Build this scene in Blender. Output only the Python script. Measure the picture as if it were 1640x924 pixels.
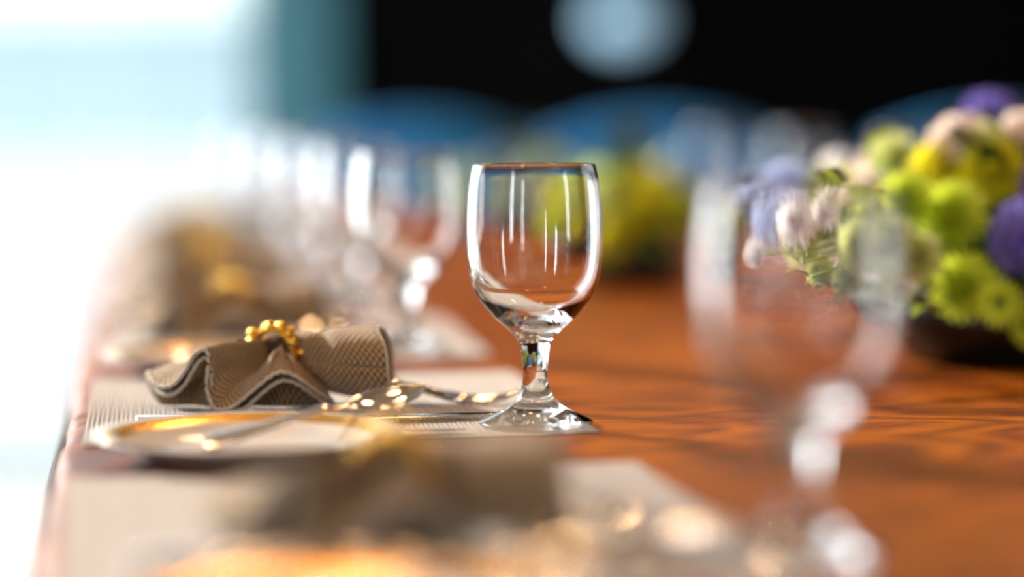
import bpy, bmesh, math, random
from mathutils import Vector, Matrix, noise
S = bpy.context.scene
for o in list(bpy.data.objects): bpy.data.objects.remove(o)
C = S.collection
PI = math.pi
random.seed(7)

# ------------------------------------------------------------------ camera
CAM_H = 0.1765                      # metres above the table top (table top is z = 0)
FPX, W_, H_ = 4000.0, 1640, 924
PITCH, ROLL = math.atan(282 / FPX), math.radians(0.4)
cam = bpy.data.cameras.new('camera'); cam_o = bpy.data.objects.new('camera', cam); C.objects.link(cam_o)
cam.sensor_width = 36; cam.lens = 36 * FPX / W_
cam.clip_start = 0.02
CAM_M = Matrix.Rotation(PI / 2 - PITCH, 4, 'X') @ Matrix.Rotation(-ROLL, 4, 'Z')
cam_o.matrix_world = Matrix.Translation((0, 0, CAM_H)) @ CAM_M
cam.dof.use_dof = True
cam.dof.focus_distance = 1.43
cam.dof.aperture_fstop = 1.4
S.camera = cam_o

def ray(px, py):
    d = CAM_M.to_3x3() @ Vector(((px - 820) / FPX, -(py - 462) / FPX, -1))
    return d
def at(px, py, z=0.0):              # point of a height z seen at a pixel
    d = ray(px, py); t = (z - CAM_H) / d.z
    return Vector((d.x * t, d.y * t, z))
def atd(px, py, y):                 # point at distance y seen at a pixel
    d = ray(px, py); t = y / d.y
    return Vector((d.x * t, y, CAM_H + d.z * t))

# ------------------------------------------------------------------ daylight, exposure
world = bpy.data.worlds.new('sky'); S.world = world; world.use_nodes = True
wn = world.node_tree; bg = wn.nodes['Background']
bg.inputs[0].default_value = (0.80, 0.93, 1.0, 1); bg.inputs[1].default_value = 1.75
sun = bpy.data.lights.new('sun', 'SUN'); sun.energy = 6.0; sun.angle = math.radians(3); sun.color = (1, .88, .72)
sun_o = bpy.data.objects.new('sun', sun); C.objects.link(sun_o)
sun_o.rotation_euler = Vector((-0.62, 0.60, 0.385)).to_track_quat('Z', 'Y').to_euler()
S.view_settings.view_transform = 'Standard'; S.view_settings.look = 'None'
S.view_settings.exposure = 0.4; S.view_settings.gamma = 1.0
S.cycles.max_bounces = 12; S.cycles.transmission_bounces = 12; S.cycles.glossy_bounces = 6
S.cycles.diffuse_bounces = 4; S.cycles.transparent_max_bounces = 12
S.cycles.sample_clamp_indirect = 12; S.cycles.use_denoising = True
S.cycles.blur_glossy = 0.3

def portal(name, loc, rot, sx, sy, energy=0, color=(1, 1, 1)):
    l = bpy.data.lights.new(name, 'AREA'); l.shape = 'RECTANGLE'; l.size = sx; l.size_y = sy
    o = bpy.data.objects.new(name, l); C.objects.link(o); o.location = loc; o.rotation_euler = rot
    if energy: l.energy = energy; l.color = color
    else: l.cycles.is_portal = True
    return o

# room extents (z = 0 is the table top, the floor is 0.75 below)
XL, XR, YB, YF, ZF, ZC = -2.3, 3.4, -2.6, 6.2, -0.75, 2.0
portal('daylight_left', (XL + .03, 4.3, .75), (0, -PI / 2, 0), 2.2, 3.0, 110, (.97, .98, 1.0))
portal('daylight_left_rear', (XL + .03, -1.35, .75), (0, -PI / 2, 0), 1.8, .25, 20, (.97, .98, 1.0))
portal('daylight_right_rear', (XR - .03, -.65, .75), (0, PI / 2, 0), 1.8, .24, 12, (.97, .98, 1.0))
portal('daylight_back', (-1.50, YB + .03, .6), (PI / 2, 0, 0), .18, 1.9, 10, (.97, .98, 1.0))
portal('portal_far', (-1.40, YF + .02, .62), (-PI / 2, 0, 0), 1.7, 2.5)

# ------------------------------------------------------------------ helpers
def nodes(m): return m.node_tree.nodes, m.node_tree.links
def mat(name, col=(.8, .8, .8), rough=.5, metal=0., spec=.5, **kw):
    m = bpy.data.materials.new(name); m.use_nodes = True
    p = m.node_tree.nodes['Principled BSDF']
    p.inputs['Base Color'].default_value = (*col, 1); p.inputs['Roughness'].default_value = rough
    p.inputs['Metallic'].default_value = metal; p.inputs['Specular IOR Level'].default_value = spec
    for k, v in kw.items(): p.inputs[k.replace('_', ' ')].default_value = v
    return m
def varied(name, c1, c2, scale, rough=.5, metal=0., bump=0., stretch=(1, 1, 1), detail=4, spec=.5, coord='Object', **kw):
    m = mat(name, c1, rough, metal, spec, **kw); n, l = nodes(m); p = n['Principled BSDF']
    tc = n.new('ShaderNodeTexCoord'); mp = n.new('ShaderNodeMapping'); mp.inputs['Scale'].default_value = stretch
    nz = n.new('ShaderNodeTexNoise'); nz.inputs['Scale'].default_value = scale; nz.inputs['Detail'].default_value = detail
    cr = n.new('ShaderNodeValToRGB'); cr.color_ramp.elements[0].color = (*c1, 1); cr.color_ramp.elements[1].color = (*c2, 1)
    cr.color_ramp.elements[0].position = .35; cr.color_ramp.elements[1].position = .65
    l.new(tc.outputs[coord], mp.inputs[0]); l.new(mp.outputs[0], nz.inputs[0]); l.new(nz.outputs[0], cr.inputs[0])
    l.new(cr.outputs[0], p.inputs['Base Color'])
    if bump:
        b = n.new('ShaderNodeBump'); b.inputs['Strength'].default_value = bump; b.inputs['Distance'].default_value = .002
        l.new(nz.outputs[0], b.inputs['Height']); l.new(b.outputs[0], p.inputs['Normal'])
    return m
def glow(name, col, strength):
    m = bpy.data.materials.new(name); m.use_nodes = True; n, l = nodes(m)
    p = n['Principled BSDF']; p.inputs['Base Color'].default_value = (*col, 1)
    p.inputs['Emission Color'].default_value = (*col, 1); p.inputs['Emission Strength'].default_value = strength
    return m

class MB:
    """collects vertices and faces of one mesh"""
    def __init__(s): s.v = []; s.f = []; s.uv = []
    def add(s, vs, fs, uvs=None):
        k = len(s.v); s.v += [tuple(v) for v in vs]; s.f += [tuple(i + k for i in f) for f in fs]
        s.uv += (uvs if uvs else [(0, 0)] * len(vs)); return s
    def box(s, a, b, M=None):
        vs = [Vector((x, y, z)) for x in (a[0], b[0]) for y in (a[1], b[1]) for z in (a[2], b[2])]
        if M: vs = [M @ v for v in vs]
        return s.add(vs, [(0, 1, 3, 2), (4, 6, 7, 5), (0, 4, 5, 1), (2, 3, 7, 6), (0, 2, 6, 4), (1, 5, 7, 3)])
    def lathe(s, prof, n=64, M=None, closed=True):
        vs, fs = [], []
        for j in range(n):
            a = 2 * PI * j / n
            for r, z in prof: vs.append(Vector((r * math.cos(a), r * math.sin(a), z)))
        m = len(prof)
        for j in range(n):
            k = (j + 1) % n
            for i in range(m - 1 + (1 if closed else 0)):
                i2 = (i + 1) % m
                fs.append((j * m + i, k * m + i, k * m + i2, j * m + i2))
        if M: vs = [M @ v for v in vs]
        return s.add(vs, fs)
    def tube(s, pts, r, n=8, cap=True, flat=1.0):
        pts = [Vector(p) for p in pts]; vs, fs = [], []
        rr = r if isinstance(r, (list, tuple)) else [r] * len(pts)
        up = Vector((0, 0, 1))
        for i, p in enumerate(pts):
            t = (pts[min(i + 1, len(pts) - 1)] - pts[max(i - 1, 0)]).normalized()
            a = t.cross(up)
            if a.length < 1e-3: a = t.cross(Vector((1, 0, 0)))
            a.normalize(); b = a.cross(t).normalized()
            for j in range(n):
                q = 2 * PI * j / n
                vs.append(p + a * (rr[i] * math.cos(q)) + b * (rr[i] * flat * math.sin(q)))
        for i in range(len(pts) - 1):
            for j in range(n):
                k = (j + 1) % n
                fs.append((i * n + j, i * n + k, (i + 1) * n + k, (i + 1) * n + j))
        if cap: fs.append(tuple(range(n))[::-1]); fs.append(tuple((len(pts) - 1) * n + j for j in range(n)))
        return s.add(vs, fs)
    def grid(s, f, nu, nv, uvs=(1, 1), closed=False):
        vs, uv, fs = [], [], []
        for i in range(nu + 1):
            for j in range(nv + 1):
                vs.append(f(i / nu, j / nv)); uv.append((i / nu * uvs[0], j / nv * uvs[1]))
        for i in range(nu):
            for j in range(nv):
                a = i * (nv + 1) + j
                fs.append((a, a + nv + 1, a + nv + 2, a + 1))
        return s.add(vs, fs, uv)
    def ball(s, c, r, n=10, m=7, sc=(1, 1, 1)):
        c = Vector(c)
        vs, fs = [c + Vector((0, 0, r * sc[2]))], []
        for i in range(1, m):
            a = PI * i / m
            for j in range(n):
                q = 2 * PI * j / n
                vs.append(c + Vector((r * sc[0] * math.sin(a) * math.cos(q), r * sc[1] * math.sin(a) * math.sin(q), r * sc[2] * math.cos(a))))
        vs.append(c - Vector((0, 0, r * sc[2])))
        for j in range(n):
            k = (j + 1) % n
            fs.append((0, 1 + j, 1 + k))
            for i in range(m - 2):
                fs.append((1 + i * n + j, 1 + (i + 1) * n + j, 1 + (i + 1) * n + k, 1 + i * n + k))
            fs.append((1 + (m - 2) * n + j, len(vs) - 1, 1 + (m - 2) * n + k))
        return s.add(vs, fs)
    def build(s, name, m, parent=None, smooth=True, bevel=0, solid=0, sub=0, loc=None, recalc=True):
        me = bpy.data.meshes.new(name); me.from_pydata(s.v, [], s.f); me.update()
        ul = me.uv_layers.new(name='UVMap')
        for lp in me.loops: ul.data[lp.index].uv = s.uv[lp.vertex_index]
        if recalc:
            bm = bmesh.new(); bm.from_mesh(me); bmesh.ops.recalc_face_normals(bm, faces=bm.faces); bm.to_mesh(me); bm.free()
        me.materials.append(m)
        if smooth: me.shade_smooth()
        o = bpy.data.objects.new(name, me); C.objects.link(o)
        if parent: o.parent = parent
        if loc is not None: o.location = loc
        if bevel:
            b = o.modifiers.new('bevel', 'BEVEL'); b.width = bevel; b.segments = 2; b.limit_method = 'ANGLE'
        if solid:
            b = o.modifiers.new('solid', 'SOLIDIFY'); b.thickness = solid; b.offset = 0
        if sub:
            b = o.modifiers.new('sub', 'SUBSURF'); b.levels = sub; b.render_levels = sub
        return o

def tag(o, label=None, cat=None, group=None, kind=None):
    if label: o['label'] = label
    if cat: o['category'] = cat
    if group: o['group'] = group
    if kind: o['kind'] = kind
    return o
def thing(name, label, cat, loc=(0, 0, 0), rz=0, group=None):
    o = bpy.data.objects.new(name, None); C.objects.link(o); o.empty_display_size = .02
    o.location = loc; o.rotation_euler = (0, 0, rz)
    return tag(o, label, cat, group)
def kids(o): return [c for c in bpy.data.objects if c.parent == o]
def dup(root, loc, rz, label, group=None):
    r = root.copy(); C.objects.link(r); r.location = loc; r.rotation_euler = (*root.rotation_euler[:2], rz); r['label'] = label
    if group: r['group'] = group
    for ch in kids(root):
        c = ch.copy(); C.objects.link(c); c.parent = r
        for g in kids(ch):
            d = g.copy(); C.objects.link(d); d.parent = c
    return r
def struct(name, mb, m, **k): return tag(mb.build(name, m, smooth=False, **k), kind='structure')
def cr_spline(P, n):                # Catmull-Rom through points of any size
    P = [Vector(p) for p in P]; out = []
    for i in range(len(P) - 1):
        p0 = P[max(i - 1, 0)]; p1 = P[i]; p2 = P[i + 1]; p3 = P[min(i + 2, len(P) - 1)]
        for k in range(n):
            t = k / n
            out.append(.5 * ((2 * p1) + (-p0 + p2) * t + (2 * p0 - 5 * p1 + 4 * p2 - p3) * t * t + (-p0 + 3 * p1 - 3 * p2 + p3) * t ** 3))
    out.append(P[-1]); return out
def pick(curve, t):
    x = t * (len(curve) - 1); i = min(int(x), len(curve) - 2); return curve[i].lerp(curve[i + 1], x - i)

# ------------------------------------------------------------------ materials
def wood_material():
    m = mat('orange brown oiled wood', (.4, .14, .03), .33); n, l = nodes(m); p = n['Principled BSDF']
    tc = n.new('ShaderNodeTexCoord')
    def mapping(sc):
        q = n.new('ShaderNodeMapping'); q.inputs['Scale'].default_value = sc; l.new(tc.outputs['Object'], q.inputs[0]); return q
    big = n.new('ShaderNodeTexNoise'); big.inputs['Scale'].default_value = 1.0; big.inputs['Detail'].default_value = 2.0
    big.inputs['Roughness'].default_value = .45; l.new(mapping((3.2, 7.0, 3)).outputs[0], big.inputs[0])
    mul = n.new('ShaderNodeMath'); mul.operation = 'MULTIPLY'; mul.inputs[1].default_value = 72; l.new(big.outputs[0], mul.inputs[0])
    sn = n.new('ShaderNodeMath'); sn.operation = 'SINE'; l.new(mul.outputs[0], sn.inputs[0])
    fine = n.new('ShaderNodeTexNoise'); fine.inputs['Scale'].default_value = 1.0; fine.inputs['Detail'].default_value = 5
    l.new(mapping((38, 190, 60)).outputs[0], fine.inputs[0])
    patch = n.new('ShaderNodeTexNoise'); patch.inputs['Scale'].default_value = 4; patch.inputs['Detail'].default_value = 3
    l.new(tc.outputs['Object'], patch.inputs[0])
    a = n.new('ShaderNodeMath'); a.operation = 'MULTIPLY_ADD'; a.inputs[1].default_value = .115; a.inputs[2].default_value = .0
    l.new(sn.outputs[0], a.inputs[0])
    b = n.new('ShaderNodeMath'); b.operation = 'MULTIPLY_ADD'; b.inputs[1].default_value = .75; l.new(fine.outputs[0], b.inputs[0]); l.new(a.outputs[0], b.inputs[2])
    c = n.new('ShaderNodeMath'); c.operation = 'MULTIPLY_ADD'; c.inputs[1].default_value = .5; l.new(patch.outputs[0], c.inputs[0]); l.new(b.outputs[0], c.inputs[2])
    cr = n.new('ShaderNodeValToRGB'); l.new(c.outputs[0], cr.inputs[0])
    e = cr.color_ramp.elements; e[0].position = .40; e[0].color = (.060, .012, .001, 1); e[1].position = .86; e[1].color = (.38, .105, .004, 1)
    x = e.new(.60); x.color = (.20, .044, .002, 1)
    l.new(cr.outputs[0], p.inputs['Base Color'])
    bm = n.new('ShaderNodeBump'); bm.inputs['Strength'].default_value = .8; bm.inputs['Distance'].default_value = .0018
    l.new(c.outputs[0], bm.inputs['Height']); l.new(bm.outputs[0], p.inputs['Normal'])
    rr = n.new('ShaderNodeMapRange'); rr.inputs['To Min'].default_value = .28; rr.inputs['To Max'].default_value = .5
    l.new(fine.outputs[0], rr.inputs[0]); l.new(rr.outputs[0], p.inputs['Roughness'])
    p.inputs['Specular IOR Level'].default_value = .10
    return m
M_WOOD = wood_material()

def weave_material(name, ca, cb, su, sv, depth=.0006, rough=.7, sheen=.3, spec=.3, diag=False):
    """honeycomb weave on the UV map, in threads per UV unit"""
    m = mat(name, ca, rough, 0, spec); n, l = nodes(m); p = n['Principled BSDF']
    p.inputs['Sheen Weight'].default_value = sheen
    tc = n.new('ShaderNodeTexCoord'); sx = n.new('ShaderNodeSeparateXYZ'); l.new(tc.outputs['UV'], sx.inputs[0])
    def wave(out, k):
        a = n.new('ShaderNodeMath'); a.operation = 'MULTIPLY'; a.inputs[1].default_value = k * PI; l.new(out, a.inputs[0])
        b = n.new('ShaderNodeMath'); b.operation = 'SINE'; l.new(a.outputs[0], b.inputs[0]); return b
    def mth(op, a, b):
        q = n.new('ShaderNodeMath'); q.operation = op
        for i, w in enumerate((a, b)):
            if isinstance(w, (int, float)): q.inputs[i].default_value = w
            else: l.new(w, q.inputs[i])
        return q
    us, vs_ = mth('MULTIPLY', sx.outputs[0], float(su)), mth('MULTIPLY', sx.outputs[1], float(sv))
    pl, mi = mth('ADD', us.outputs[0], vs_.outputs[0]), mth('SUBTRACT', us.outputs[0], vs_.outputs[0])
    pr = mth('MULTIPLY', wave(pl.outputs[0], .5).outputs[0], wave(mi.outputs[0], .5).outputs[0]) if diag else mth('MULTIPLY', wave(us.outputs[0], 1.).outputs[0], wave(vs_.outputs[0], 1.).outputs[0])
    ab = mth('ABSOLUTE', pr.outputs[0], 0)
    nz = n.new('ShaderNodeTexNoise'); nz.inputs['Scale'].default_value = 14; l.new(tc.outputs['UV'], nz.inputs[0])
    ad = mth('MULTIPLY_ADD', nz.outputs[0], .5); l.new(ab.outputs[0], ad.inputs[2])
    cr = n.new('ShaderNodeValToRGB'); l.new(ad.outputs[0], cr.inputs[0])
    cr.color_ramp.elements[0].position = .25; cr.color_ramp.elements[0].color = (*cb, 1)
    cr.color_ramp.elements[1].position = .8; cr.color_ramp.elements[1].color = (*ca, 1)
    l.new(cr.outputs[0], p.inputs['Base Color'])
    bp = n.new('ShaderNodeBump'); bp.inputs['Strength'].default_value = .8; bp.inputs['Distance'].default_value = depth
    l.new(ab.outputs[0], bp.inputs['Height']); l.new(bp.outputs[0], p.inputs['Normal'])
    return m
M_NAPKIN = weave_material('tan honeycomb napkin cloth', (.48, .32, .165), (.022, .011, .004), 22, 13, .0012, diag=True)
M_HEM = varied('pale napkin hem thread', (.42, .36, .29), (.62, .56, .48), 900, .8)
M_MAT = weave_material('woven taupe placemat vinyl', (.42, .39, .375), (.24, .215, .20), 60, 130, .0004, .65, .2, .2)

M_GLASS = mat('clear goblet glass', (1, 1, 1), 0.0, 0, .5, Transmission_Weight=1.0, IOR=1.5)
M_STEEL = mat('polished cutlery steel', (.78, .77, .76), .12, 1.0)
M_GOLD = mat('bright gold metal', (1.0, .62, .10), .18, 1.0)
M_GOLDRIM = mat('gold glazed plate rim', (1.0, .52, .05), .22, .85)
M_CHINA = mat('white glazed china', (.80, .78, .76), .12, 0, .6)

# ------------------------------------------------------------------ the room
M_FLOOR = varied('pale polished stone floor', (.72, .69, .66), (.82, .80, .78), 3, .25)
M_DARK = varied('black painted wall', (.0008, .0008, .001), (.0014, .0014, .0018), 5, .8, spec=.02)
M_SIDE = varied('beige side wall paint', (.12, .10, .085), (.15, .125, .10), 5, .8, spec=.1)
M_CEIL = varied('brown ceiling paint', (.13, .115, .10), (.15, .135, .12), 5, .8, spec=.05)
M_TEAL = varied('teal painted frame', (.004, .068, .095), (.007, .09, .12), 6, .5)
M_FRAME = varied('white window frame paint', (.75, .77, .78), (.82, .84, .85), 8, .4)
M_PANE = bpy.data.materials.new('window pane glass'); M_PANE.use_nodes = True
_n, _l = nodes(M_PANE); _n.remove(_n['Principled BSDF'])
_t, _g, _m, _f = _n.new('ShaderNodeBsdfTransparent'), _n.new('ShaderNodeBsdfGlossy'), _n.new('ShaderNodeMixShader'), _n.new('ShaderNodeFresnel')
_g.inputs['Roughness'].default_value = .01; _f.inputs['IOR'].default_value = 1.2
_l.new(_f.outputs[0], _m.inputs[0]); _l.new(_t.outputs[0], _m.inputs[1]); _l.new(_g.outputs[0], _m.inputs[2]); _l.new(_m.outputs[0], _n['Material Output'].inputs[0])

fl = MB(); fl.box((XL - .2, YB - .2, ZF - .12), (XR + .2, YF + .2, ZF - .02)); floor = struct('floor', fl, mat('dark floor grout', (.45, .43, .41), .8))
TW = .8
i = 0
tile_me = None
y = YB
while y < YF:
    x = XL
    while x < XR:
        if -2.3 <= x and 0.2 < y + TW:
            a = MB().box((0, 0, -.02), (min(TW, XR - x) - .006, min(TW, YF - y) - .006, 0))
            t = a.build('floor_tile', M_FLOOR, floor, smooth=False, loc=(x, y, ZF)); t['kind'] = 'structure'
        x += TW
    y += TW
struct('floor_trim', MB().box((XL, YB, ZF - .02), (XR, -.6, ZF)), M_FLOOR).name = 'trim_1'
struct('ceiling', MB().box((XL - .2, YB - .2, ZC), (XR + .2, YF + .2, ZC + .12)), M_CEIL)
struct('wall_right', MB().box((XR, YB - .2, ZF - .02), (XR + .15, -.9, ZC)).box((XR, -.4, ZF - .02), (XR + .15, YF + .2, ZC)).box((XR, -.9, 1.7), (XR + .15, -.4, ZC)).box((XR, -.9, ZF - .02), (XR + .15, -.4, -.2)), M_SIDE)
# far wall: a bright opening on the left, black wall from there to the right
FX0, FX1 = -2.2, -0.60
struct('wall_far', MB().box((-.42, YF, ZF - .02), (XR, YF + .15, ZC)).box((XL - .15, YF, ZF - .02), (FX0, YF + .15, ZC)), M_DARK)
struct('trim_2', MB().box((FX1, YF - .06, ZF - .02), (-.42, YF + .15, ZC)), M_TEAL, bevel=.004)

def window(n, x0, y0, x1, y1, z0, z1, mulls, depth=.06, m=M_FRAME):
    a, b = Vector((x0, y0, 0)), Vector((x1, y1, 0)); L = (b - a).length; d = (b - a) / L; ang = math.atan2(d.y, d.x)
    M = Matrix.Translation((x0, y0, 0)) @ Matrix.Rotation(ang, 4, 'Z')
    mb = MB(); t = .05
    mb.box((0, -depth / 2, z0), (L, depth / 2, z0 + t), M).box((0, -depth / 2, z1 - t), (L, depth / 2, z1), M)
    mb.box((0, -depth / 2, z0 + t), (t, depth / 2, z1 - t), M).box((L - t, -depth / 2, z0 + t), (L, depth / 2, z1 - t), M)
    w = struct('window_%d' % n, mb, m)
    for k in range(1, mulls):
        s = L * k / mulls
        MB().box((s - t / 2, -depth / 2.2, z0 + t), (s + t / 2, depth / 2.2, z1 - t), M).build('mullion', m, w, smooth=False)
    for k in range(mulls):
        s0, s1 = L * k / mulls + t / 2 + (t / 2 if k == 0 else 0), L * (k + 1) / mulls - t / 2 - (t / 2 if k == mulls - 1 else 0)
        MB().box((s0, -.003, z0 + t), (s1, .003, z1 - t), M).build('pane', M_PANE, w, smooth=False)
    return w
window(1, FX0, YF + .05, FX1, YF + .05, ZF, ZC, 1, .06, M_TEAL)
window(2, XL - .03, 2.2, XL - .03, 5.9, ZF + .02, ZC, 3)
window(3, XL - .03, -1.7, XL - .03, -1.0, -.2, 1.7, 1, .05)
window(4, XR + .03, -.9, XR + .03, -.4, -.2, 1.7, 1, .05)
window(5, -1.62, YB - .08, -1.38, YB - .08, -.4, 1.6, 1, .05)
struct('wall_left', MB().box((XL - .15, YB - .2, ZF - .02), (XL, -1.7, ZC)).box((XL - .15, -1.0, ZF - .02), (XL, 2.2, ZC)).box((XL - .15, 5.9, ZF - .02), (XL, YF + .2, ZC))
       .box((XL - .15, -1.7, ZF - .02), (XL, -1.0, -.2)).box((XL - .15, -1.7, 1.7), (XL, -1.0, ZC)).box((XL - .15, 2.2, ZF - .02), (XL, 5.9, ZF + .02)), M_SIDE)
struct('wall_back', MB().box((XL, YB - .15, ZF - .02), (-1.62, YB, ZC)).box((-1.38, YB - .15, ZF - .02), (XR, YB, ZC))
       .box((-1.62, YB - .15, ZF - .02), (-1.38, YB, -.4)).box((-1.62, YB - .15, 1.6), (-1.38, YB, ZC)), M_SIDE)

# outside: sunlit terrace, low white wall, pale blue house
struct('terrace_ground', MB().box((-14, YF + .16, ZF - .3), (6, 26, ZF - .1)), varied('white terrace paving', (.8, .8, .8), (.84, .84, .84), 2, .7)).name = 'ground'
tag(struct('terrace_wall', MB().box((-9, 8.6, ZF - .1), (.5, 8.8, .03)), varied('white terrace wall render', (.84, .84, .84), (.88, .88, .88), 3, .8)),
    'low white terrace wall outside, under the pale blue house', 'wall').pop('kind')
house = thing('house', 'pale blue house beyond the bright window at upper left', 'house', (-2.2, 12.5, ZF - .1))
M_HOUSE = varied('pale blue rendered wall', (.40, .50, .55), (.42, .52, .57), 1.5, .8)
MB().box((-2.6, 0, 0), (3, 3, 1.54)).build('wall', M_HOUSE, house, smooth=False)
MB().box((-2.8, -.3, 1.54), (3.2, 3.3, 1.68)).build('roof', varied('white roof edge', (.8, .86, .82), (.86, .9, .86), 3, .7), house, smooth=False)

# ------------------------------------------------------------------ the table and its own axes
ORI = at(132, 716, 0); TH = math.radians(8.4)
U, V = Vector((math.cos(TH), math.sin(TH), 0)), Vector((-math.sin(TH), math.cos(TH), 0))
def uv(u, v, z=0): p = ORI + U * u + V * v; return Vector((p.x, p.y, z))
TWD, V0, V1 = 1.12, -1.45, 2.75
table = thing('dining_table', 'long orange brown wooden dining table set for a meal', 'table', uv(-.013, V0, ZF), TH)
def top_mesh():
    mb = MB(); L = V1 - V0; n = 420
    prof = [(0.004, -.042), (0, -.036), (-.001, -.012), (.0015, -.004), (.006, -.0008), (.012, 0)]
    right = [(TWD - q[0], q[1]) for q in prof][::-1]
    full = prof + [(.05, 0), (TWD * .5, 0), (TWD - .05, 0)] + right
    vs, fs = [], []
    m = len(full)
    for i in range(n + 1):
        y = L * i / n
        for k, (x, z) in enumerate(full):
            w = 0
            if k < 6 and z > -.03: w = .0042 * noise.noise(Vector((y * 9, 3.3, 0))) + .0016 * noise.noise(Vector((y * 34, 1.3, 0)))
            dz = 0
            if 2 <= k <= 4: dz = .002 * noise.noise(Vector((y * 22, 9.3, 0))) - .001
            vs.append((x + w, y, z + dz - ZF))
    for i in range(n):
        for k in range(m):
            k2 = (k + 1) % m
            fs.append((i * m + k, i * m + k2, (i + 1) * m + k2, (i + 1) * m + k))
    fs.append(tuple(range(m))); fs.append(tuple(n * m + k for k in range(m))[::-1])
    mb.add(vs, fs); return mb
M_MOULD = varied('dark stained table moulding', (.018, .007, .003), (.03, .012, .005), 30, .6)
MB().box((-.0085, 0, -ZF - .040), (.004, V1 - V0, -ZF - .024)).build('edge_moulding', M_MOULD, table, smooth=False, bevel=.003)
tt = top_mesh().build('tabletop', M_WOOD, table)
for x in (.09, TWD - .09):
    for y in (.12, V1 - V0 - .12):
        MB().box((x - .04, y - .04, 0), (x + .04, y + .04, -ZF - .0421)).build('leg', M_WOOD, table, smooth=False, bevel=.004)
MB().box((.11, .14, .62), (.135, V1 - V0 - .14, -ZF - .0421)).box((TWD - .135, .14, .62), (TWD - .11, V1 - V0 - .14, -ZF - .0421)).build('apron', M_WOOD, table, smooth=False)

# ------------------------------------------------------------------ place setting pieces (each built once)
GW, GL = .283, .33
where = {-1: 'nearest the camera, heavily blurred', 0: 'in the place setting in focus', 1: 'in the first place setting behind the one in focus',
         2: 'in the second place setting behind the one in focus', 3: 'in the third place setting behind the one in focus',
         4: 'in the fourth place setting behind the one in focus', 5: 'in the farthest place setting of the left row'}
PERIOD = .445

def placemat_mesh():
    mb = MB(); pitch = .0027; n = int(GW / pitch); prof = []
    for k in range(n):
        for q, h in ((0, .0009), (.25, .0013), (.5, .0015), (.75, .0013)):
            prof.append(((k + q) * pitch, h))
    prof.append((n * pitch, .0009))
    ny = 24; vs, uvs, fs = [], [], []
    m = len(prof)
    for j in range(ny + 1):
        y = GL * j / ny
        for i, (x, h) in enumerate(prof):
            yy = y
            if j == 0: yy = -.0011 * (1 if i % 4 in (1, 2, 3) else 0)
            if j == ny: yy = y + .0011 * (1 if i % 4 in (1, 2, 3) else 0)
            vs.append((x, yy, h)); uvs.append((x / GW, y / GL))
    for j in range(ny):
        for i in range(m - 1):
            a = j * m + i; fs.append((a, a + 1, a + m + 1, a + m))
    k = len(vs)                       # underside and rim
    rim = [i for i in range(m)] + [j * m + m - 1 for j in range(1, ny + 1)] + [ny * m + i for i in range(m - 2, -1, -1)] + [j * m for j in range(ny - 1, 0, -1)]
    for r in rim: vs.append((vs[r][0], vs[r][1], 0)); uvs.append(uvs[r])
    for q in range(len(rim)):
        q2 = (q + 1) % len(rim); fs.append((rim[q2], rim[q], k + q, k + q2))
    fs.append(tuple(k + q for q in range(len(rim)))[::-1])
    return mb.add(vs, fs, uvs)
MATS = {}
mat0 = placemat_mesh().build('placemat', M_MAT, smooth=False)
mat0.location = uv(0, 0, 0); mat0.rotation_euler = (0, 0, TH)
tag(mat0, 'woven taupe placemat ' + where[0] + ', its corner under the sharp goblet', 'placemat', 'taupe placemats')
vshift = {-1: -.455, 0: 0, 1: .44, 2: .885, 3: 1.33, 4: 1.775, 5: 2.22}
for n_ in (-1, 1, 2, 3, 4, 5):
    u0, a = {-1: (.0, .012)}.get(n_, (random.uniform(-.003, .004), random.uniform(-.012, .012)))
    dup(mat0, uv(u0, vshift[n_]), TH + a, 'woven taupe placemat ' + where[n_])
for k, v in enumerate((1.0, 1.45, 1.90)):
    dup(mat0, uv(TWD - .028, v + GL), TH + PI, 'woven taupe placemat %s on the right side of the table' % ('nearest', 'middle', 'farthest')[k], 'placemats on the right side')

# --- goblet
def goblet_mesh():
    S_ = 2850.
    out = [(97.9, 60), (101.5, 90), (104.2, 120), (107, 180), (108.4, 250), (108.5, 300), (107.4, 350), (104.2, 400), (97.8, 440), (86.3, 480), (64.5, 530),
           (46.5, 560), (30.5, 590), (24.6, 620), (21.3, 660), (20, 700), (21.8, 740), (29.5, 778), (45, 806), (66, 826), (84, 842)]
    def cv(r, y): return Vector((r / S_, (858 - y) / 1.925 / S_, 0))
    po = cr_spline([cv(*p) for p in out], 6)
    inn = [(94.0, 61), (97.8, 90), (100.5, 120), (103.3, 180), (104.7, 250), (104.6, 300), (103, 350), (99, 400), (91, 440), (77, 478), (52, 514), (30, 533), (12, 543), (0.001, 546)]
    pi_ = cr_spline([cv(*p) for p in inn], 6)
    foot = [Vector((.0313, .0020, 0)), Vector((.0323, .0013, 0)), Vector((.0324, .0007, 0)), Vector((.0318, 0.0001, 0)), Vector((.0300, 0, 0)), Vector((.027, .0006, 0)), Vector((.020, .0013, 0)), Vector((.010, .0017, 0)), Vector((.00001, .0018, 0))]
    lip = [Vector((.03363, .14580, 0)), Vector((.03400, .1460, 0))]
    prof = [(p.x, p.y) for p in foot[::-1]] + [(p.x, p.y) for p in po[::-1]] + [(lip[1].x, lip[1].y), (lip[0].x, lip[0].y)] + [(p.x, p.y) for p in pi_]
    return MB().lathe(prof, 96, closed=False)
gob0 = goblet_mesh().build('goblet', M_GLASS)
bm = bmesh.new(); bm.from_mesh(gob0.data); bmesh.ops.remove_doubles(bm, verts=bm.verts, dist=.00004)
bmesh.ops.recalc_face_normals(bm, faces=bm.faces); bm.to_mesh(gob0.data); bm.free(); gob0.data.shade_smooth()
G0 = at(858, 683, 0); gob0.location = (G0.x, G0.y, .0018)
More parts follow.
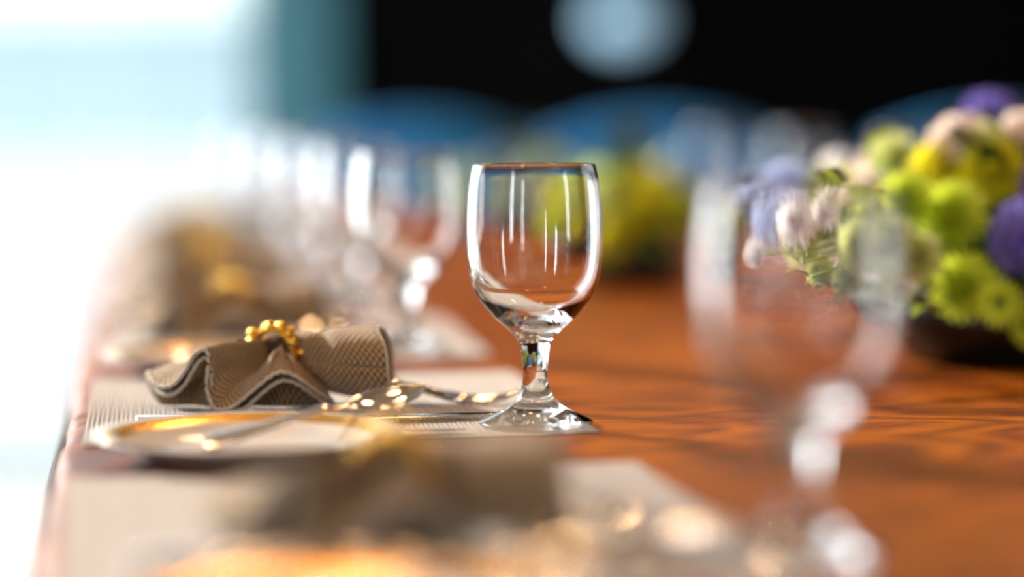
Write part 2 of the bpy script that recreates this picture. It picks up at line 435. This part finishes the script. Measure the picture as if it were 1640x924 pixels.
tag(gob0, 'sharp clear glass goblet in the middle, empty, on the placemat corner', 'glass', 'water goblets on the left row')
gpos = {-1: atd(1280, 700, .985), 1: atd(652, 600, 1.85)}
for n_ in (-1, 1, 2, 3, 4, 5):
    p = gpos.get(n_)
    if p is None:
        p = uv(.247 - .016 * (n_ - 1) + random.uniform(-.008, .008), vshift[n_] + .05 + random.uniform(-.03, .03))
    dup(gob0, (p.x, p.y, .0018 if n_ > 0 else .0002), random.random(), 'clear stemmed glass goblet ' + {-1: 'standing nearest the camera at right, heavily blurred'}.get(n_, where[n_]))
for k, v in enumerate((1.25, 1.70, 2.15)):
    p = uv(TWD - .27, v); dup(gob0, (p.x, p.y, .0018), random.random(), 'clear goblet behind the flowers, %s on the right side of the table' % ('nearest', 'middle', 'farthest')[k], 'water goblets on the right row')

# --- side plate with gold rim
def plate():
    t = thing('side_plate', 'small white plate with gold rim and a spoon, between the two nearest placemats', 'plate', group='gold rimmed side plates')
    base = [(.0001, .004), (.030, .004), (.046, .0045), (.0515, .0058), (.056, .0085), (.0640, .0137)]
    edge = [(.0640, .0137), (.0660, .0148), (.0725, .0172), (.0770, .0184)]
    lip = [(.0770, .0184), (.0795, .0188), (.0805, .0186), (.0802, .0178), (.0795, .0174)]
    under = [(.0795, .0174), (.068, .0140), (.054, .0045), (.048, .0015), (.044, 0), (.042, 0.0), (.041, .0018), (.0001, .0020)]
    MB().lathe(base, 96, closed=False).build('well', M_CHINA, t, recalc=True)
    MB().lathe([(r, z) for r, z in under], 96, closed=False).build('underside', M_CHINA, t)
    MB().lathe(edge, 96, closed=False).build('rim', M_GOLDRIM, t)['label'] = 'gold rim'
    MB().lathe(lip, 96, closed=False).build('lip', M_CHINA, t)
    for c_ in kids(t): c_.scale = (1, 1, .76)
    return t
plate0 = plate()
PZ = .0168
pc = at(398, 689, .0138); plate0.location = (pc.x, pc.y, 0)
pu = (pc - ORI).dot(U); pv = (pc - ORI).dot(V)
platepos = {0: Vector((pc.x, pc.y, 0))}
for n_ in (-1, 1, 2, 3, 4, 5):
    p = uv(pu + {-1: .012}.get(n_, random.uniform(-.006, .006)), pv + vshift[n_] - (.03 if n_ < 0 else 0)); platepos[n_] = p
    dup(plate0, (p.x, p.y, 0), random.random(), 'small white plate with gold rim ' + {-1: 'at the bottom of the picture, nearest the camera'}.get(n_, where[n_]))

# --- spoon, knife, fork: built along +x with the bowl, blade or tines at the +x end
def strip(mb, stations, nw=8, th=.0016):
    """stations: (x, half width, z, dish depth)"""
    st = cr_spline([Vector(s) for s in [(a, b, c) for a, b, c, d in stations]], 5); dd = cr_spline([Vector((d, 0, 0)) for *_, d in stations], 5)
    n = len(st); vs, fs = [], []
    for side in (0, 1):
        for i, p in enumerate(st):
            for j in range(nw + 1):
                s = -1 + 2 * j / nw
                zz = p.z - dd[i].x * (1 - s * s) + (th * .5 if side == 0 else -th * .5) * (1 - .55 * abs(s) ** 3)
                vs.append((p.x, max(p.y, .0002) * s, zz))
    m = nw + 1; K = n * m
    for i in range(n - 1):
        for j in range(nw):
            a = i * m + j; fs.append((a, a + m, a + m + 1, a + 1)); fs.append((K + a, K + a + 1, K + a + m + 1, K + a + m))
    for i in range(n - 1):
        for j in (0, nw):
            a = i * m + j; fs.append((a, K + a, K + a + m, a + m))
    for i in (0, n - 1):
        for j in range(nw):
            a = i * m + j; fs.append((a, a + 1, K + a + 1, K + a))
    return mb.add(vs, fs)
def spoon():
    t = thing('spoon', 'polished steel spoon leaning on the gold rimmed plate, its tip sharp', 'spoon', group='spoons resting on the plates')
    strip(MB(), [(.112, .0030, .0022, .0002), (.120, .0078, .0012, .0020), (.132, .0130, .0010, .0052), (.146, .0155, .0012, .0066), (.162, .0120, .0020, .0052), (.172, .0062, .0030, .0024), (.178, .0008, .0038, .0002)], 14, .0017).build('bowl', M_STEEL, t)
    strip(MB(), [(0, .0020, .0005, 0), (.004, .0075, .0004, 0), (.02, .0085, .0010, .0003), (.05, .0055, .0024, .0004), (.09, .0032, .0048, .0002), (.106, .0029, .0034, .0001), (.112, .0030, .0022, .0002)], 8, .0026).build('handle', M_STEEL, t)
    return t
def aim(o, tail, tip):
    d = tip - tail; o.rotation_euler = (.34, -math.atan2(d.z, math.hypot(d.x, d.y)), math.atan2(d.y, d.x)); o.location = tail
spoon0 = spoon()
tip = atd(679, 619, 1.375)
SP = .80
for c_ in kids(spoon0): c_.scale = (SP, SP, SP)
hdir = Vector((-.80, -.60, 0)).normalized()
tail = tip + hdir * .176 * SP; tail.z = .0050
tip2 = tip.copy(); tip2.z -= .0020
aim(spoon0, tail, tip2)
offs = tail - platepos[0]
for n_ in (-1, 1, 2, 3):
    o = dup(spoon0, platepos[n_] + offs, spoon0.rotation_euler.z, 'steel spoon on the plate ' + {-1: 'at the bottom of the picture, nearest the camera'}.get(n_, where[n_]))

def knife():
    t = thing('knife', 'thin steel table knife lying flat beside the napkin in focus', 'knife', group='table knives')
    strip(MB(), [(.112, .004, .0022, 0), (.118, .0085, .0022, 0), (.14, .0095, .0022, 0), (.17, .0093, .0022, 0), (.195, .0065, .0022, 0), (.207, .001, .0022, 0)], 6, .0011).build('blade', M_STEEL, t)
    strip(MB(), [(0, .003, .0038, 0), (.003, .0085, .0038, 0), (.03, .0085, .0038, 0), (.08, .006, .0038, 0), (.105, .005, .003, 0), (.113, .004, .0022, 0)], 6, .006).build('handle', M_STEEL, t)
    return t
def fork():
    t = thing('fork', 'steel fork lying behind the napkin in focus, its head left of the goblet stem', 'fork', group='dinner forks')
    strip(MB(), [(0, .003, .0016, 0), (.004, .009, .0016, 0), (.03, .009, .0024, .0003), (.08, .0042, .0075, 0), (.118, .0030, .0125, 0), (.128, .0034, .0120, 0)], 8, .0026).build('handle', M_STEEL, t)
    strip(MB(), [(.127, .0034, .0120, 0), (.136, .0105, .0098, .001), (.146, .0128, .0066, .0016), (.156, .0132, .0046, .0018)], 10, .0018).build('head', M_STEEL, t)
    for k in range(4):
        y = -.0112 + k * .00747
        MB().tube([(.154, y, .0048), (.166, y, .0024), (.180, y, .0020), (.192, y, .0042), (.199, y, .0072)], [.0017, .0016, .0014, .0011, .0005], 8).build('tine', M_STEEL, t)
    return t
knife0 = knife(); knife0.rotation_euler = (0, 0, TH + .035)
kt = at(801, 662, .004); kd = Vector((math.cos(TH + .035), math.sin(TH + .035), 0)); kp = kt - kd * .207
knife0.location = (kp.x, kp.y, .0019); koff = ((kp - ORI).dot(U), (kp - ORI).dot(V))
small = knife(); small['label'] = 'small steel butter knife in front of the table knife in focus'; small['group'] = 'butter knives'
small.scale = (.82, .62, .6); kt2 = at(748, 687, .003); kp2 = kt2 - kd * (.207 * .82); small.location = (kp2.x, kp2.y, .0019); small.rotation_euler = (0, 0, TH + .035)
k2off = ((kp2 - ORI).dot(U), (kp2 - ORI).dot(V))
fork0 = fork()
ft = at(832, 640, .004); fd = Vector((math.cos(.02), math.sin(.02) - .13, 0)).normalized(); fp = ft - fd * .199
fork0.location = (fp.x, fp.y, .0019); fork0.rotation_euler = (0, 0, math.atan2(fd.y, fd.x)); foff = ((fp - ORI).dot(U), (fp - ORI).dot(V))
for n_ in (-1, 1, 2, 3):
    p = uv(koff[0], koff[1] + vshift[n_]); dup(knife0, (p.x, p.y, .0019), TH + .03, 'steel table knife ' + where[n_])
    p = uv(foff[0], foff[1] + vshift[n_]); rz_ = fork0.rotation_euler.z
    if n_ < 0:
        rz_ = -.42; e_ = at(1200, 862, .003); p = e_ - Vector((math.cos(rz_), math.sin(rz_), 0)) * .199
    dup(fork0, (p.x, p.y, .0019), rz_, 'steel fork ' + where[n_])

# --- napkin: gathered by a beaded ring, one pleated end towards the camera, one end to the right
NB = at(452, 640, 0); NB = Vector((NB.x, NB.y, 0))
def loc(px, py, d): return atd(px, py, d) - NB
RC = loc(442, 577, 1.505)            # centre of the ring
RAX = Vector((.52, .80, .02)).normalized(); RS = Vector((.80, -.52, 0)).normalized(); RU = Vector((0, 0, 1))
def napkin():
    t = thing('napkin', 'tan honeycomb napkin gathered in a gold beaded ring, in focus', 'napkin', NB + Vector((0, 0, .0018)), 0, 'gathered tan napkins')
    E = [(238, 600, 1.535), (244, 612, 1.515), (253, 621, 1.50), (265, 625, 1.487), (280, 619, 1.478), (296, 600, 1.470), (309, 576, 1.466), (322, 565, 1.466), (332, 568, 1.467), (334, 590, 1.466),
         (331, 620, 1.466), (336, 645, 1.465), (345, 660, 1.464), (358, 661, 1.464), (372, 657, 1.464), (388, 645, 1.463), (408, 628, 1.462), (430, 610, 1.462), (449, 601, 1.464), (470, 606, 1.470), (492, 620, 1.480), (515, 636, 1.49), (534, 647, 1.50)]
    E = [loc(x_, y_, 1.462 + (d_ - 1.462) * .6) for x_, y_, d_ in E]
    for p in E: p.z = max(p.z, .0012)
    edge = cr_spline(E, 6)
    G = []
    zz = [0, .3, .5, .6, .7, .8, .95, 1.0, .9, .6, .2, .1, 0, .05, .1, .3, .6, .85, 1., .8, .5, .2, 0]
    for i, z in enumerate(zz):
        a = -1 + 2 * i / (len(zz) - 1)
        G.append(RC + RS * (a * .0125) + RU * (-.006 + .017 * z * (1 - .3 * a * a)) - RAX * .004)
    gath = cr_spline(G, 6)
    def sheet(off, name, m=M_NAPKIN, t0=0.0, t1=1.0):
        def f(s, q):
            q = t0 + (t1 - t0) * q
            g, e = pick(gath, s), pick(edge, s)
            w = q ** .85
            p = g.lerp(e, w)
            p.z += .010 * math.sin(PI * min(1, q)) * (.6 if e.z < .02 else .15)
            p.z += .0006 * noise.noise(Vector((s * 16, q * 4, off * 50)))
            p += Vector((.3, .5, -1)) * off * (.2 + q)
            p.z = max(p.z, .0006)
            return p
        return MB().grid(f, 132, 22, (3.0, 2.4)).build(name, m, t, solid=.0010)
    sheet(0, 'front_fold'); sheet(.0042, 'front_lining')
    def light_block(s, q):  # added sheet behind the arch, blocks light so the opening stays dark
        g, e = pick(gath, s), pick(edge, s)
        p = g.lerp(e, .40 + .30 * s ** 3); p.z += .003
        return Vector((p.x, p.y + .004 * q, max(.0006, p.z * (1 - q))))
    MB().grid(light_block, 90, 4, (3.0, .6)).build('light_block_sheet', M_NAPKIN, t, solid=.001)
    # stitched hems along the pleated edges
    for off in (0, .0042):
        pts = [p + Vector((.3, .5, -1)) * off * 1.2 + Vector((0, -.0004, 0)) for p in edge]
        pts = [Vector((p.x + .00025 * math.sin(i * 1.9), p.y, max(p.z + .00035 * math.sin(i * 1.7), .0012))) for i, p in enumerate(pts)]
        MB().tube(pts, .00125, 7).build('hem', M_HEM, t)
    # outer belly under the left lip, reaching the placemat
    lip = cr_spline(E[:13], 6)
    low = cr_spline([loc(240, 618, 1.508), loc(247, 636, 1.502), loc(257, 649, 1.495), loc(268, 657, 1.49), loc(285, 659, 1.486), loc(305, 660, 1.485), loc(325, 660, 1.478), loc(345, 660, 1.468)], 6)
    def belly(s, q):
        a, b = pick(lip, s), pick(low, s)
        b = Vector((b.x, b.y, max(b.z, .0008)))
        p = a.lerp(b, q); bulge = math.sin(PI * q)
        # interior wall set back behind the lip
        return p + Vector((-.002 * (1 - s), .022 * s * (1 - q * .6) * (1 if q > 0 else 0) + .002 * bulge, 0))
    MB().grid(belly, 60, 10, (1.6, .7)).build('left_fold', M_NAPKIN, t, solid=.001)
    # right end, a soft open roll
    c = loc(624, 588, 1.500)
    R_ = []
    for k in range(49):
        a = 2 * PI * k / 48
        y = .030 * math.cos(a); z = .0235 * math.sin(a)
        z *= 1 + .10 * math.cos(2 * a + .6); xsh = -.006 * math.sin(a) + .0015 * math.sin(3 * a)
        p = c + Vector((xsh, -y, z)); p.z = max(p.z, .0008); R_.append(p)
    Rg = []
    for k in range(49):
        a = 2 * PI * k / 48; rr = .0125 * (1 + .18 * math.cos(5 * a))
        Rg.append(RC + RS * (rr * math.cos(a)) + RU * (rr * math.sin(a)) + RAX * .002)
    def roll(s, q):
        g, e = Rg[int(round(s * 48))], R_[int(round(s * 48))]
        w = math.sin(q * PI / 2) ** .8
        p = g.lerp(e, q); d = (e - c)
        cc = RC.lerp(c, q); p = cc + (g - RC).lerp(d, w)
        a = 2 * PI * s
        p += (p - cc).normalized() * (.0022 * math.exp(-((q - .22) / .16) ** 2) * math.cos(5 * a + 2) - .0022 * math.exp(-((q - .38 - .1 * math.sin(a)) / .07) ** 2))
        p.z = max(p.z, .0007); return p
    MB().grid(roll, 48, 26, (2.6, 2.6)).build('right_fold', M_NAPKIN, t, solid=.001)
    def inner(s, q):
        e = R_[int(round(s * 48))]; return c + (e - c) * (.90 - .5 * q) + Vector((-.002 - .03 * q, 0, 0))
    MB().grid(inner, 48, 8, (2.6, .8)).build('rolled_lining', M_NAPKIN, t, solid=.0008)
    MB().tube([p + Vector((.0004, 0, 0)) for p in R_], .0009, 6, cap=False).build('hem', M_HEM, t)
    return t
nap0 = napkin()
def napring():
    t = thing('napkin_ring', 'gold beaded napkin ring around the napkin in focus', 'napkin ring', NB + Vector((0, 0, .0018)), 0, 'gold beaded napkin rings')
    R = .0168
    def f(s, q):
        a = 2 * PI * s; b = 2 * PI * q
        rr = R + .0013 * math.cos(b)
        return RC + (RS * math.cos(a) + RU * math.sin(a)) * rr + RAX * (.0050 * math.sin(b))
    MB().grid(f, 64, 10).build('band', M_GOLD, t)
    # a bow of wire loops with beads on the top
    b = MB()
    rnd = random.Random(3)
    for k in range(30):
        a = 2 * PI * k / 30
        for w in (-.0052, .0052):
            b.ball(RC + (RS * math.cos(a) + RU * math.sin(a)) * (R + .0006) + RAX * w, .0019, 8, 6)
    b.build('bead_row', M_GOLD, t)
    for k in range(9):
        a = PI * (.96 - .112 * k)
        r = .0026 + .0012 * rnd.random()
        c = RC + (RS * math.cos(a) + RU * math.sin(a)) * (R + .0030) + RAX * rnd.uniform(-.006, .002)
        MB().ball(c, r, 12, 8).build('bead', M_GOLD, t)
    return t
ring0 = napring()
NAPU, NAPV = (NB - ORI).dot(U), (NB - ORI).dot(V)
for n_ in (-1, 1, 2, 3, 4, 5):
    du, dr = {-1: (.015, .0)}.get(n_, (random.uniform(-.01, .01) - .01, random.uniform(-.12, .12)))
    p = uv(NAPU + du, NAPV + vshift[n_]); p.z = .0018
    sc = .98 if n_ < 0 else 1
    if n_ < 0: q_ = atd(640, 800, 1.05); p = Vector((q_.x, q_.y, .0018))
    a_ = dup(nap0, p, dr, 'tan gathered napkin ' + where[n_]); b_ = dup(ring0, p, dr, 'gold beaded ring around the napkin ' + where[n_])
    a_.scale = b_.scale = (1, 1, sc)

# ------------------------------------------------------------------ flowers
M_GREEN = varied('yellow green petals', (.66, .80, .04), (.78, .88, .14), 40, .55, Subsurface_Weight=.0)
M_YEL = varied('yellow lime petals', (.85, .82, .02), (.92, .88, .08), 40, .55)
M_PALE = varied('pale lime petals', (.66, .74, .28), (.80, .85, .45), 40, .55)
M_WHITE = varied('white petals', (.90, .90, .94), (.94, .94, .98), 40, .5)
M_CREAM = varied('pink cream rose petals', (.80, .66, .66), (.88, .82, .72), 30, .5)
M_BLUE = varied('violet blue petals', (.10, .08, .48), (.36, .30, .85), 25, .55)
M_SKYB = varied('pale blue petals', (.42, .56, .95), (.70, .80, 1.0), 60, .55)
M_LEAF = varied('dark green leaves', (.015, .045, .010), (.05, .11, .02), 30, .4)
M_LLEAF = varied('light green leaves', (.22, .38, .03), (.34, .50, .06), 30, .4)
def translucent(m, k):
    n, l = nodes(m); p = n['Principled BSDF']; t = n.new('ShaderNodeBsdfTranslucent'); x = n.new('ShaderNodeMixShader'); x.inputs[0].default_value = k
    l.new(p.inputs['Base Color'].links[0].from_socket, t.inputs[0]); l.new(p.outputs[0], x.inputs[1]); l.new(t.outputs[0], x.inputs[2]); l.new(x.outputs[0], n['Material Output'].inputs[0])
for m_ in (M_GREEN, M_YEL, M_PALE, M_WHITE, M_CREAM, M_BLUE, M_SKYB): translucent(m_, .45)
M_HEART = mat('dark green flower heart', (.05, .07, .008), .7)
M_VASE = varied('black glazed bowl', (.006, .007, .006), (.012, .012, .010), 12, .3)

def petal(mb, M, L, W, curl, n=4):
    vs, fs = [], []
    for i in range(n + 1):
        t = i / n; w = W * (math.sin(PI * min(.98, .12 + .80 * t)) ** .7)
        z = curl * L * t * t; x = L * t * (1 - .25 * abs(curl) * t)
        for s in (-1, 0, 1): vs.append(M @ Vector((x, w * s * .5, z + .12 * w * abs(s))))
    for i in range(n):
        for j in (0, 1):
            a = i * 3 + j; fs.append((a, a + 3, a + 4, a + 1))
    mb.add(vs, fs)
def mum_mesh(name, m, R=1., whorls=8, seed=1):
    mb = MB(); rnd = random.Random(seed)
    for w in range(whorls):
        t = w / (whorls - 1); n = int(20 - 9 * t); el = math.radians(-30 + 108 * t)
        for k in range(n):
            a = 2 * PI * (k + .5 * (w % 2)) / n + rnd.uniform(-.08, .08)
            M = Matrix.Rotation(a, 4, 'Z') @ Matrix.Rotation(-el + rnd.uniform(-.1, .1), 4, 'Y') @ Matrix.Translation((.10, 0, 0))
            petal(mb, M, R * (.90 - .30 * t), R * .27, .42, 3)
    mb.ball((0, 0, .05), .20 * R, 8, 5)
    o = mb.build(name, m); me = o.data; bpy.data.objects.remove(o); return me
def daisy_mesh(m):
    mb = MB()
    for w in range(3):
        for k in range(18):
            a = 2 * PI * (k + w / 3) / 18
            petal(mb, Matrix.Rotation(a, 4, 'Z') @ Matrix.Rotation(-.15 - .25 * w, 4, 'Y') @ Matrix.Translation((.22, 0, 0)), .78 - .14 * w, .24, .2, 3)
    o = mb.build('daisy', m); me = o.data; bpy.data.objects.remove(o); return me
def hyd_mesh(m, seed=1):
    mb = MB(); rnd = random.Random(seed); N = 64
    for i in range(N):
        z = 1 - 1.55 * (i + .5) / N; a = i * 2.39996; r = math.sqrt(max(0, 1 - z * z))
        d = Vector((r * math.cos(a), r * math.sin(a), z)); q = d.to_track_quat('Z', 'Y').to_matrix().to_4x4()
        B = Matrix.Translation(d * (.82 + rnd.uniform(-.06, .06))) @ q @ Matrix.Rotation(rnd.uniform(0, 2), 4, 'Z')
        for k in range(4): petal(mb, B @ Matrix.Rotation(k * PI / 2, 4, 'Z') @ Matrix.Rotation(-.45, 4, 'Y'), .27, .22, .1, 2)
    mb.ball((0, 0, 0), .55, 10, 6)
    o = mb.build('hydrangea', m); me = o.data; bpy.data.objects.remove(o); return me
def rose_mesh(m):
    mb = MB()
    for w in range(5):
        n = 3 + w; r = .16 + .17 * w; h = .95 - .10 * w
        for k in range(n):
            a0 = 2 * PI * (k + .37 * w) / n; sp = 2.6 * PI / n * .62
            def f(s, q, a0=a0, sp=sp, r=r, h=h, w=w):
                a = a0 + (s - .5) * sp * 1.5; e = 1 - (2 * s - 1) ** 4 * .3
                rr = r * (.35 + .75 * math.sin(q * PI * .55)) + .10 * q ** 4 * w * .5
                return Vector((rr * math.cos(a), rr * math.sin(a), -.45 + (h + .45) * q * e))
            mb.grid(f, 6, 5)
    o = mb.build('rose', m); me = o.data; bpy.data.objects.remove(o); return me
def leaf_mesh(m):
    mb = MB(); n = 6; vs, fs = [], []
    for i in range(n + 1):
        t = i / n; w = .34 * math.sin(PI * t ** .8) + .004; z = .25 * math.sin(t * 2.2)
        for s in (-1, 0, 1): vs.append((t, w * s * .5, z + .1 * w * abs(s)))
    for i in range(n):
        for j in (0, 1):
            a = i * 3 + j; fs.append((a, a + 3, a + 4, a + 1))
    mb.add(vs, fs); o = mb.build('leaf', m); me = o.data; bpy.data.objects.remove(o); return me
ME = dict(green=mum_mesh('chrysanthemum', M_GREEN), yellow=mum_mesh('chrysanthemum', M_YEL, seed=2), pale=mum_mesh('chrysanthemum', M_PALE, seed=3),
          white=mum_mesh('white_aster', M_WHITE, whorls=4, seed=4), daisy=daisy_mesh(M_GREEN), blue=hyd_mesh(M_BLUE), skyb=hyd_mesh(M_SKYB, 2),
          rose=rose_mesh(M_CREAM), wrose=rose_mesh(M_WHITE), leaf=leaf_mesh(M_LEAF), lleaf=leaf_mesh(M_LLEAF))
NAMES = dict(green='chrysanthemum', yellow='chrysanthemum', pale='chrysanthemum', white='aster', daisy='daisy', blue='hydrangea', skyb='hydrangea', rose='rose', wrose='rose', leaf='leaf', lleaf='leaf')
LAB = dict(green='yellow green chrysanthemum', yellow='bright yellow chrysanthemum', pale='pale lime chrysanthemum', white='white aster', daisy='lime daisy with dark heart', blue='violet blue hydrangea', skyb='pale blue hydrangea', rose='pink cream rose', wrose='white rosebud')
def put(kind, p, size, root, dirn):
    o = bpy.data.objects.new(NAMES[kind], ME[kind]); C.objects.link(o); o.parent = root
    o.location = p - root.location; o.scale = (size,) * 3
    o.rotation_mode = 'QUATERNION'; o.rotation_quaternion = dirn.to_track_quat('Z', 'Y') if kind not in ('leaf', 'lleaf') else dirn.to_track_quat('X', 'Z')
    if kind in LAB: o['label'] = LAB[kind]
    if kind == 'daisy':
        h = MB().ball((0, 0, .02), .24, 10, 6, (1, 1, .5)).build('flower_heart', M_HEART, o)
    return o
def arrangement(name, label, base, R, H, items, seed, nleaf=60, grp='centrepieces along the table'):
    root = thing(name, label, 'flowers', base, 0, grp)
    prof = [(.001, 0), (R * .62, 0), (R * .66, .004), (R * .86, H * .5), (R * .95, H), (R * .90, H), (R * .80, H * .55), (R * .55, .012), (.001, .012)]
    MB().lathe(prof, 48, closed=False).build('bowl', M_VASE, root)
    cen = base + Vector((0, 0, H + .03)); rnd = random.Random(seed)
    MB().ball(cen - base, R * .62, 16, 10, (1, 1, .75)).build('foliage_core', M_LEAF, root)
    for kind, p, size in items:
        d = (p - cen).normalized()
        if kind in ('lleaf', 'leaf'): put(kind, p, size, root, d)
        else:
            dd = (d + Vector((-.15, -.75, .25))).normalized(); put(kind, p, size, root, dd)
        # its stem
        MB().tube([cen - base, (cen - base).lerp(p - base, .6) + Vector((0, 0, .01)), (p - base) - d * size * .12], .0014, 6).build('stem', M_LLEAF, root)
    for k in range(nleaf):
        a = rnd.uniform(0, 2 * PI); e = rnd.uniform(-.35, 1.2)
        d = Vector((math.cos(a) * math.cos(e), math.sin(a) * math.cos(e), math.sin(e)))
        p = cen + d * R * .5; p.z = max(p.z, .02)
        put('leaf', p, rnd.uniform(.04, .07), root, (d + Vector((0, 0, rnd.uniform(-.3, .1)))).normalized())
    return root
def px(kind, x, y, d, dia): return (kind, atd(x, y, d), dia * .5 * d / FPX)
A1 = atd(1600, 580, 1.76); A1 = at(1600, 582, 0) + Vector((.01, .03, 0))
rnd = random.Random(21); fill = []
for k in range(34):
    a = rnd.uniform(0, 2 * PI); e = rnd.uniform(-.15, 1.3); d_ = Vector((math.cos(a) * math.cos(e), math.sin(a) * math.cos(e), math.sin(e)))
    if d_.y < -.25 and d_.z < .75: continue
    fill.append((['green', 'pale', 'blue', 'pale', 'rose', 'green'][k % 6], A1 + Vector((-.015, .02, .07)) + Vector((d_.x * .125, d_.y * .11, d_.z * .085)), rnd.uniform(.02, .028)))
items = fill + [px('green', 1543, 458, 1.655, 120), px('daisy', 1603, 486, 1.63, 88), px('green', 1525, 345, 1.68, 125), px('yellow', 1590, 275, 1.72, 135), px('yellow', 1500, 270, 1.74, 105),
         px('pale', 1415, 395, 1.63, 125), px('pale', 1385, 455, 1.64, 90), px('pale', 1325, 440, 1.66, 75), px('green', 1450, 320, 1.68, 105), px('pale', 1470, 410, 1.63, 90),
         px('rose', 1540, 232, 1.74, 90), px('rose', 1650, 225, 1.74, 90), px('blue', 1585, 205, 1.82, 120), px('blue', 1648, 380, 1.66, 130), px('blue', 1690, 300, 1.7, 120),
         px('white', 1275, 352, 1.57, 100), px('white', 1332, 335, 1.56, 72), px('skyb', 1222, 345, 1.70, 100), px('skyb', 1262, 300, 1.78, 90), px('wrose', 1192, 408, 1.58, 46),
         px('green', 1660, 520, 1.66, 90), px('yellow', 1700, 430, 1.68, 110), px('pale', 1720, 250, 1.75, 110), px('green', 1480, 350, 1.80, 100), px('white', 1400, 270, 1.85, 80), px('white', 1340, 270, 1.9, 80),
         ('lleaf', atd(1280, 420, 1.62), .032), ('lleaf', atd(1300, 450, 1.62), .030), ('lleaf', atd(1290, 405, 1.62), .03), ('lleaf', atd(1345, 470, 1.63), .035), ('lleaf', atd(1500, 500, 1.62), .05), ('leaf', atd(1355, 300, 1.6), .03), ('leaf', atd(1330, 300, 1.62), .026), ('leaf', atd(1370, 480, 1.64), .04), ('leaf', atd(1420, 500, 1.64), .05)]
arrangement('flower_arrangement', 'large bunch of lime, white and violet flowers in a black bowl at right', A1, .105, .045, items, 5)
A2 = at(1010, 462, 0) + Vector((0, .04, 0))
rnd = random.Random(11); it2 = []
for k in range(26):
    a = rnd.uniform(0, 2 * PI); e = rnd.uniform(-.1, 1.4); r = .068
    d = Vector((math.cos(a) * math.cos(e), math.sin(a) * math.cos(e), math.sin(e) * .80))
    it2.append((['green', 'green', 'yellow', 'green', 'pale'][k % 5] if e < .9 else ['green', 'skyb', 'green', 'yellow'][k % 4], A2 + Vector((0, 0, .055)) + d * r, .024))
arrangement('flower_arrangement', 'smaller round green flower bunch far along the table, behind the sharp goblet', A2, .075, .035, it2, 9, 40)
A3 = uv(.56, 2.15)
it3 = [(k_, A3 + Vector((math.cos(a) * math.cos(e) * .1, math.sin(a) * math.cos(e) * .1, .045 + .05 * math.sin(e))), .03) for k_, a, e in
       [(['green', 'pale', 'green', 'skyb'][k % 4], rnd.uniform(0, 6.3), rnd.uniform(0, 1.4)) for k in range(24)]]
arrangement('flower_arrangement', 'farthest flower bunch at the end of the table, behind the others', A3, .09, .03, it3, 10, 30)

# ------------------------------------------------------------------ background furniture
M_CHAIR = varied('blue chair fabric', (.001, .13, .33), (.002, .16, .40), 20, .8)
M_LEGS = mat('dark chair wood', (.02, .015, .012), .5)
def chair():
    t = thing('dining_chair', 'blue upholstered chair by the black far wall', 'chair', group='blue chairs by the far wall')
    bk = MB(); 
    def f(s, q): 
        x = -.22 + .44 * s; z = .50 + .41 * q; 
        z2 = z - (.05 * (2 * s - 1) ** 2 * q)
        return Vector((x, -.20 - .06 * q - .03 * (1 - (2 * s - 1) ** 2), z2))
    MB().grid(f, 12, 10).build('backrest', M_CHAIR, t, solid=.05)
    MB().box((-.23, -.2, .40), (.23, .24, .48)).build('seat', M_CHAIR, t, smooth=False, bevel=.02)
    for sx in (-1, 1):
        for yy in (-.17, .2):
            MB().tube([(sx * .19, yy, .4), (sx * .2, yy * 1.08, 0)], [.02, .013], 8).build('leg', M_LEGS, t)
        MB().tube([(sx * .17, -.17, .42), (sx * .17, -.2, .56)], .014, 8).build('back_support', M_LEGS, t)
    return t
ch = chair(); ch.location = (-.20, 4.75, ZF); ch.rotation_euler = (0, 0, .1); ch['label'] = 'leftmost blue chair by the far wall, beside the teal window frame'
for k, (x, y, r, l_) in enumerate([(.30, 4.9, -.1, 'second blue chair from the teal window frame, directly behind the sharp goblet'), (.86, 4.8, .1, 'third blue chair from the teal window frame'), (1.42, 4.9, 0, 'rightmost blue chair by the far wall, behind the large flowers')]):
    dup(ch, (x, y, ZF), r, l_)
# round glowing lamp on the far wall
lp = atd(998, 32, YF - .09)
lamp = thing('wall_lamp', 'round cool white globe lamp glowing on the black wall', 'lamp', (lp.x, YF - .005, lp.z))
MB().tube([(0, 0, 0), (0, -.012, 0)], .05, 24).build('mount', M_LEGS, lamp)
MB().ball((0, -.085, 0),   .072, 24, 16, (1.15, 1, .8)).build('globe', glow('lamp globe glow', (.34, .56, .72), .5), lamp)

# warm pendant lamps above the table, they make the golden sparkles
M_BULB = glow('warm bulb glow', (1.0, .58, .28), 120)
pend = thing('pendant_lamp', 'small warm pendant bulb over the near end of the table', 'lamp', group='warm pendant bulbs')
MB().tube([(0, 0, .06), (0, 0, .75)], .003, 6).build('cord', M_LEGS, pend)
MB().lathe([(.001, .085), (.018, .08), (.02, .05), (.016, .04), (.001, .04)], 20, closed=False).build('socket', M_LEGS, pend)
MB().ball((0, 0, 0), .042, 16, 10).build('bulb', M_BULB, pend)
pend.location = (-.35, .9, ZC - .75)
for x, y, l_ in [(.25, 1.15, 'right of the near end of the table'), (-.15, 1.9, 'above the second goblet of the left row'), (.55, 2.1, 'above the flower arrangement'),
                 (-.1, 2.9, 'over the far half of the table'), (.75, 3.1, 'over the right far part of the table'), (.3, 3.9, 'over the far end of the table')]:
    dup(pend, (x, y, ZC - .75), 0, 'small warm pendant bulb ' + l_)
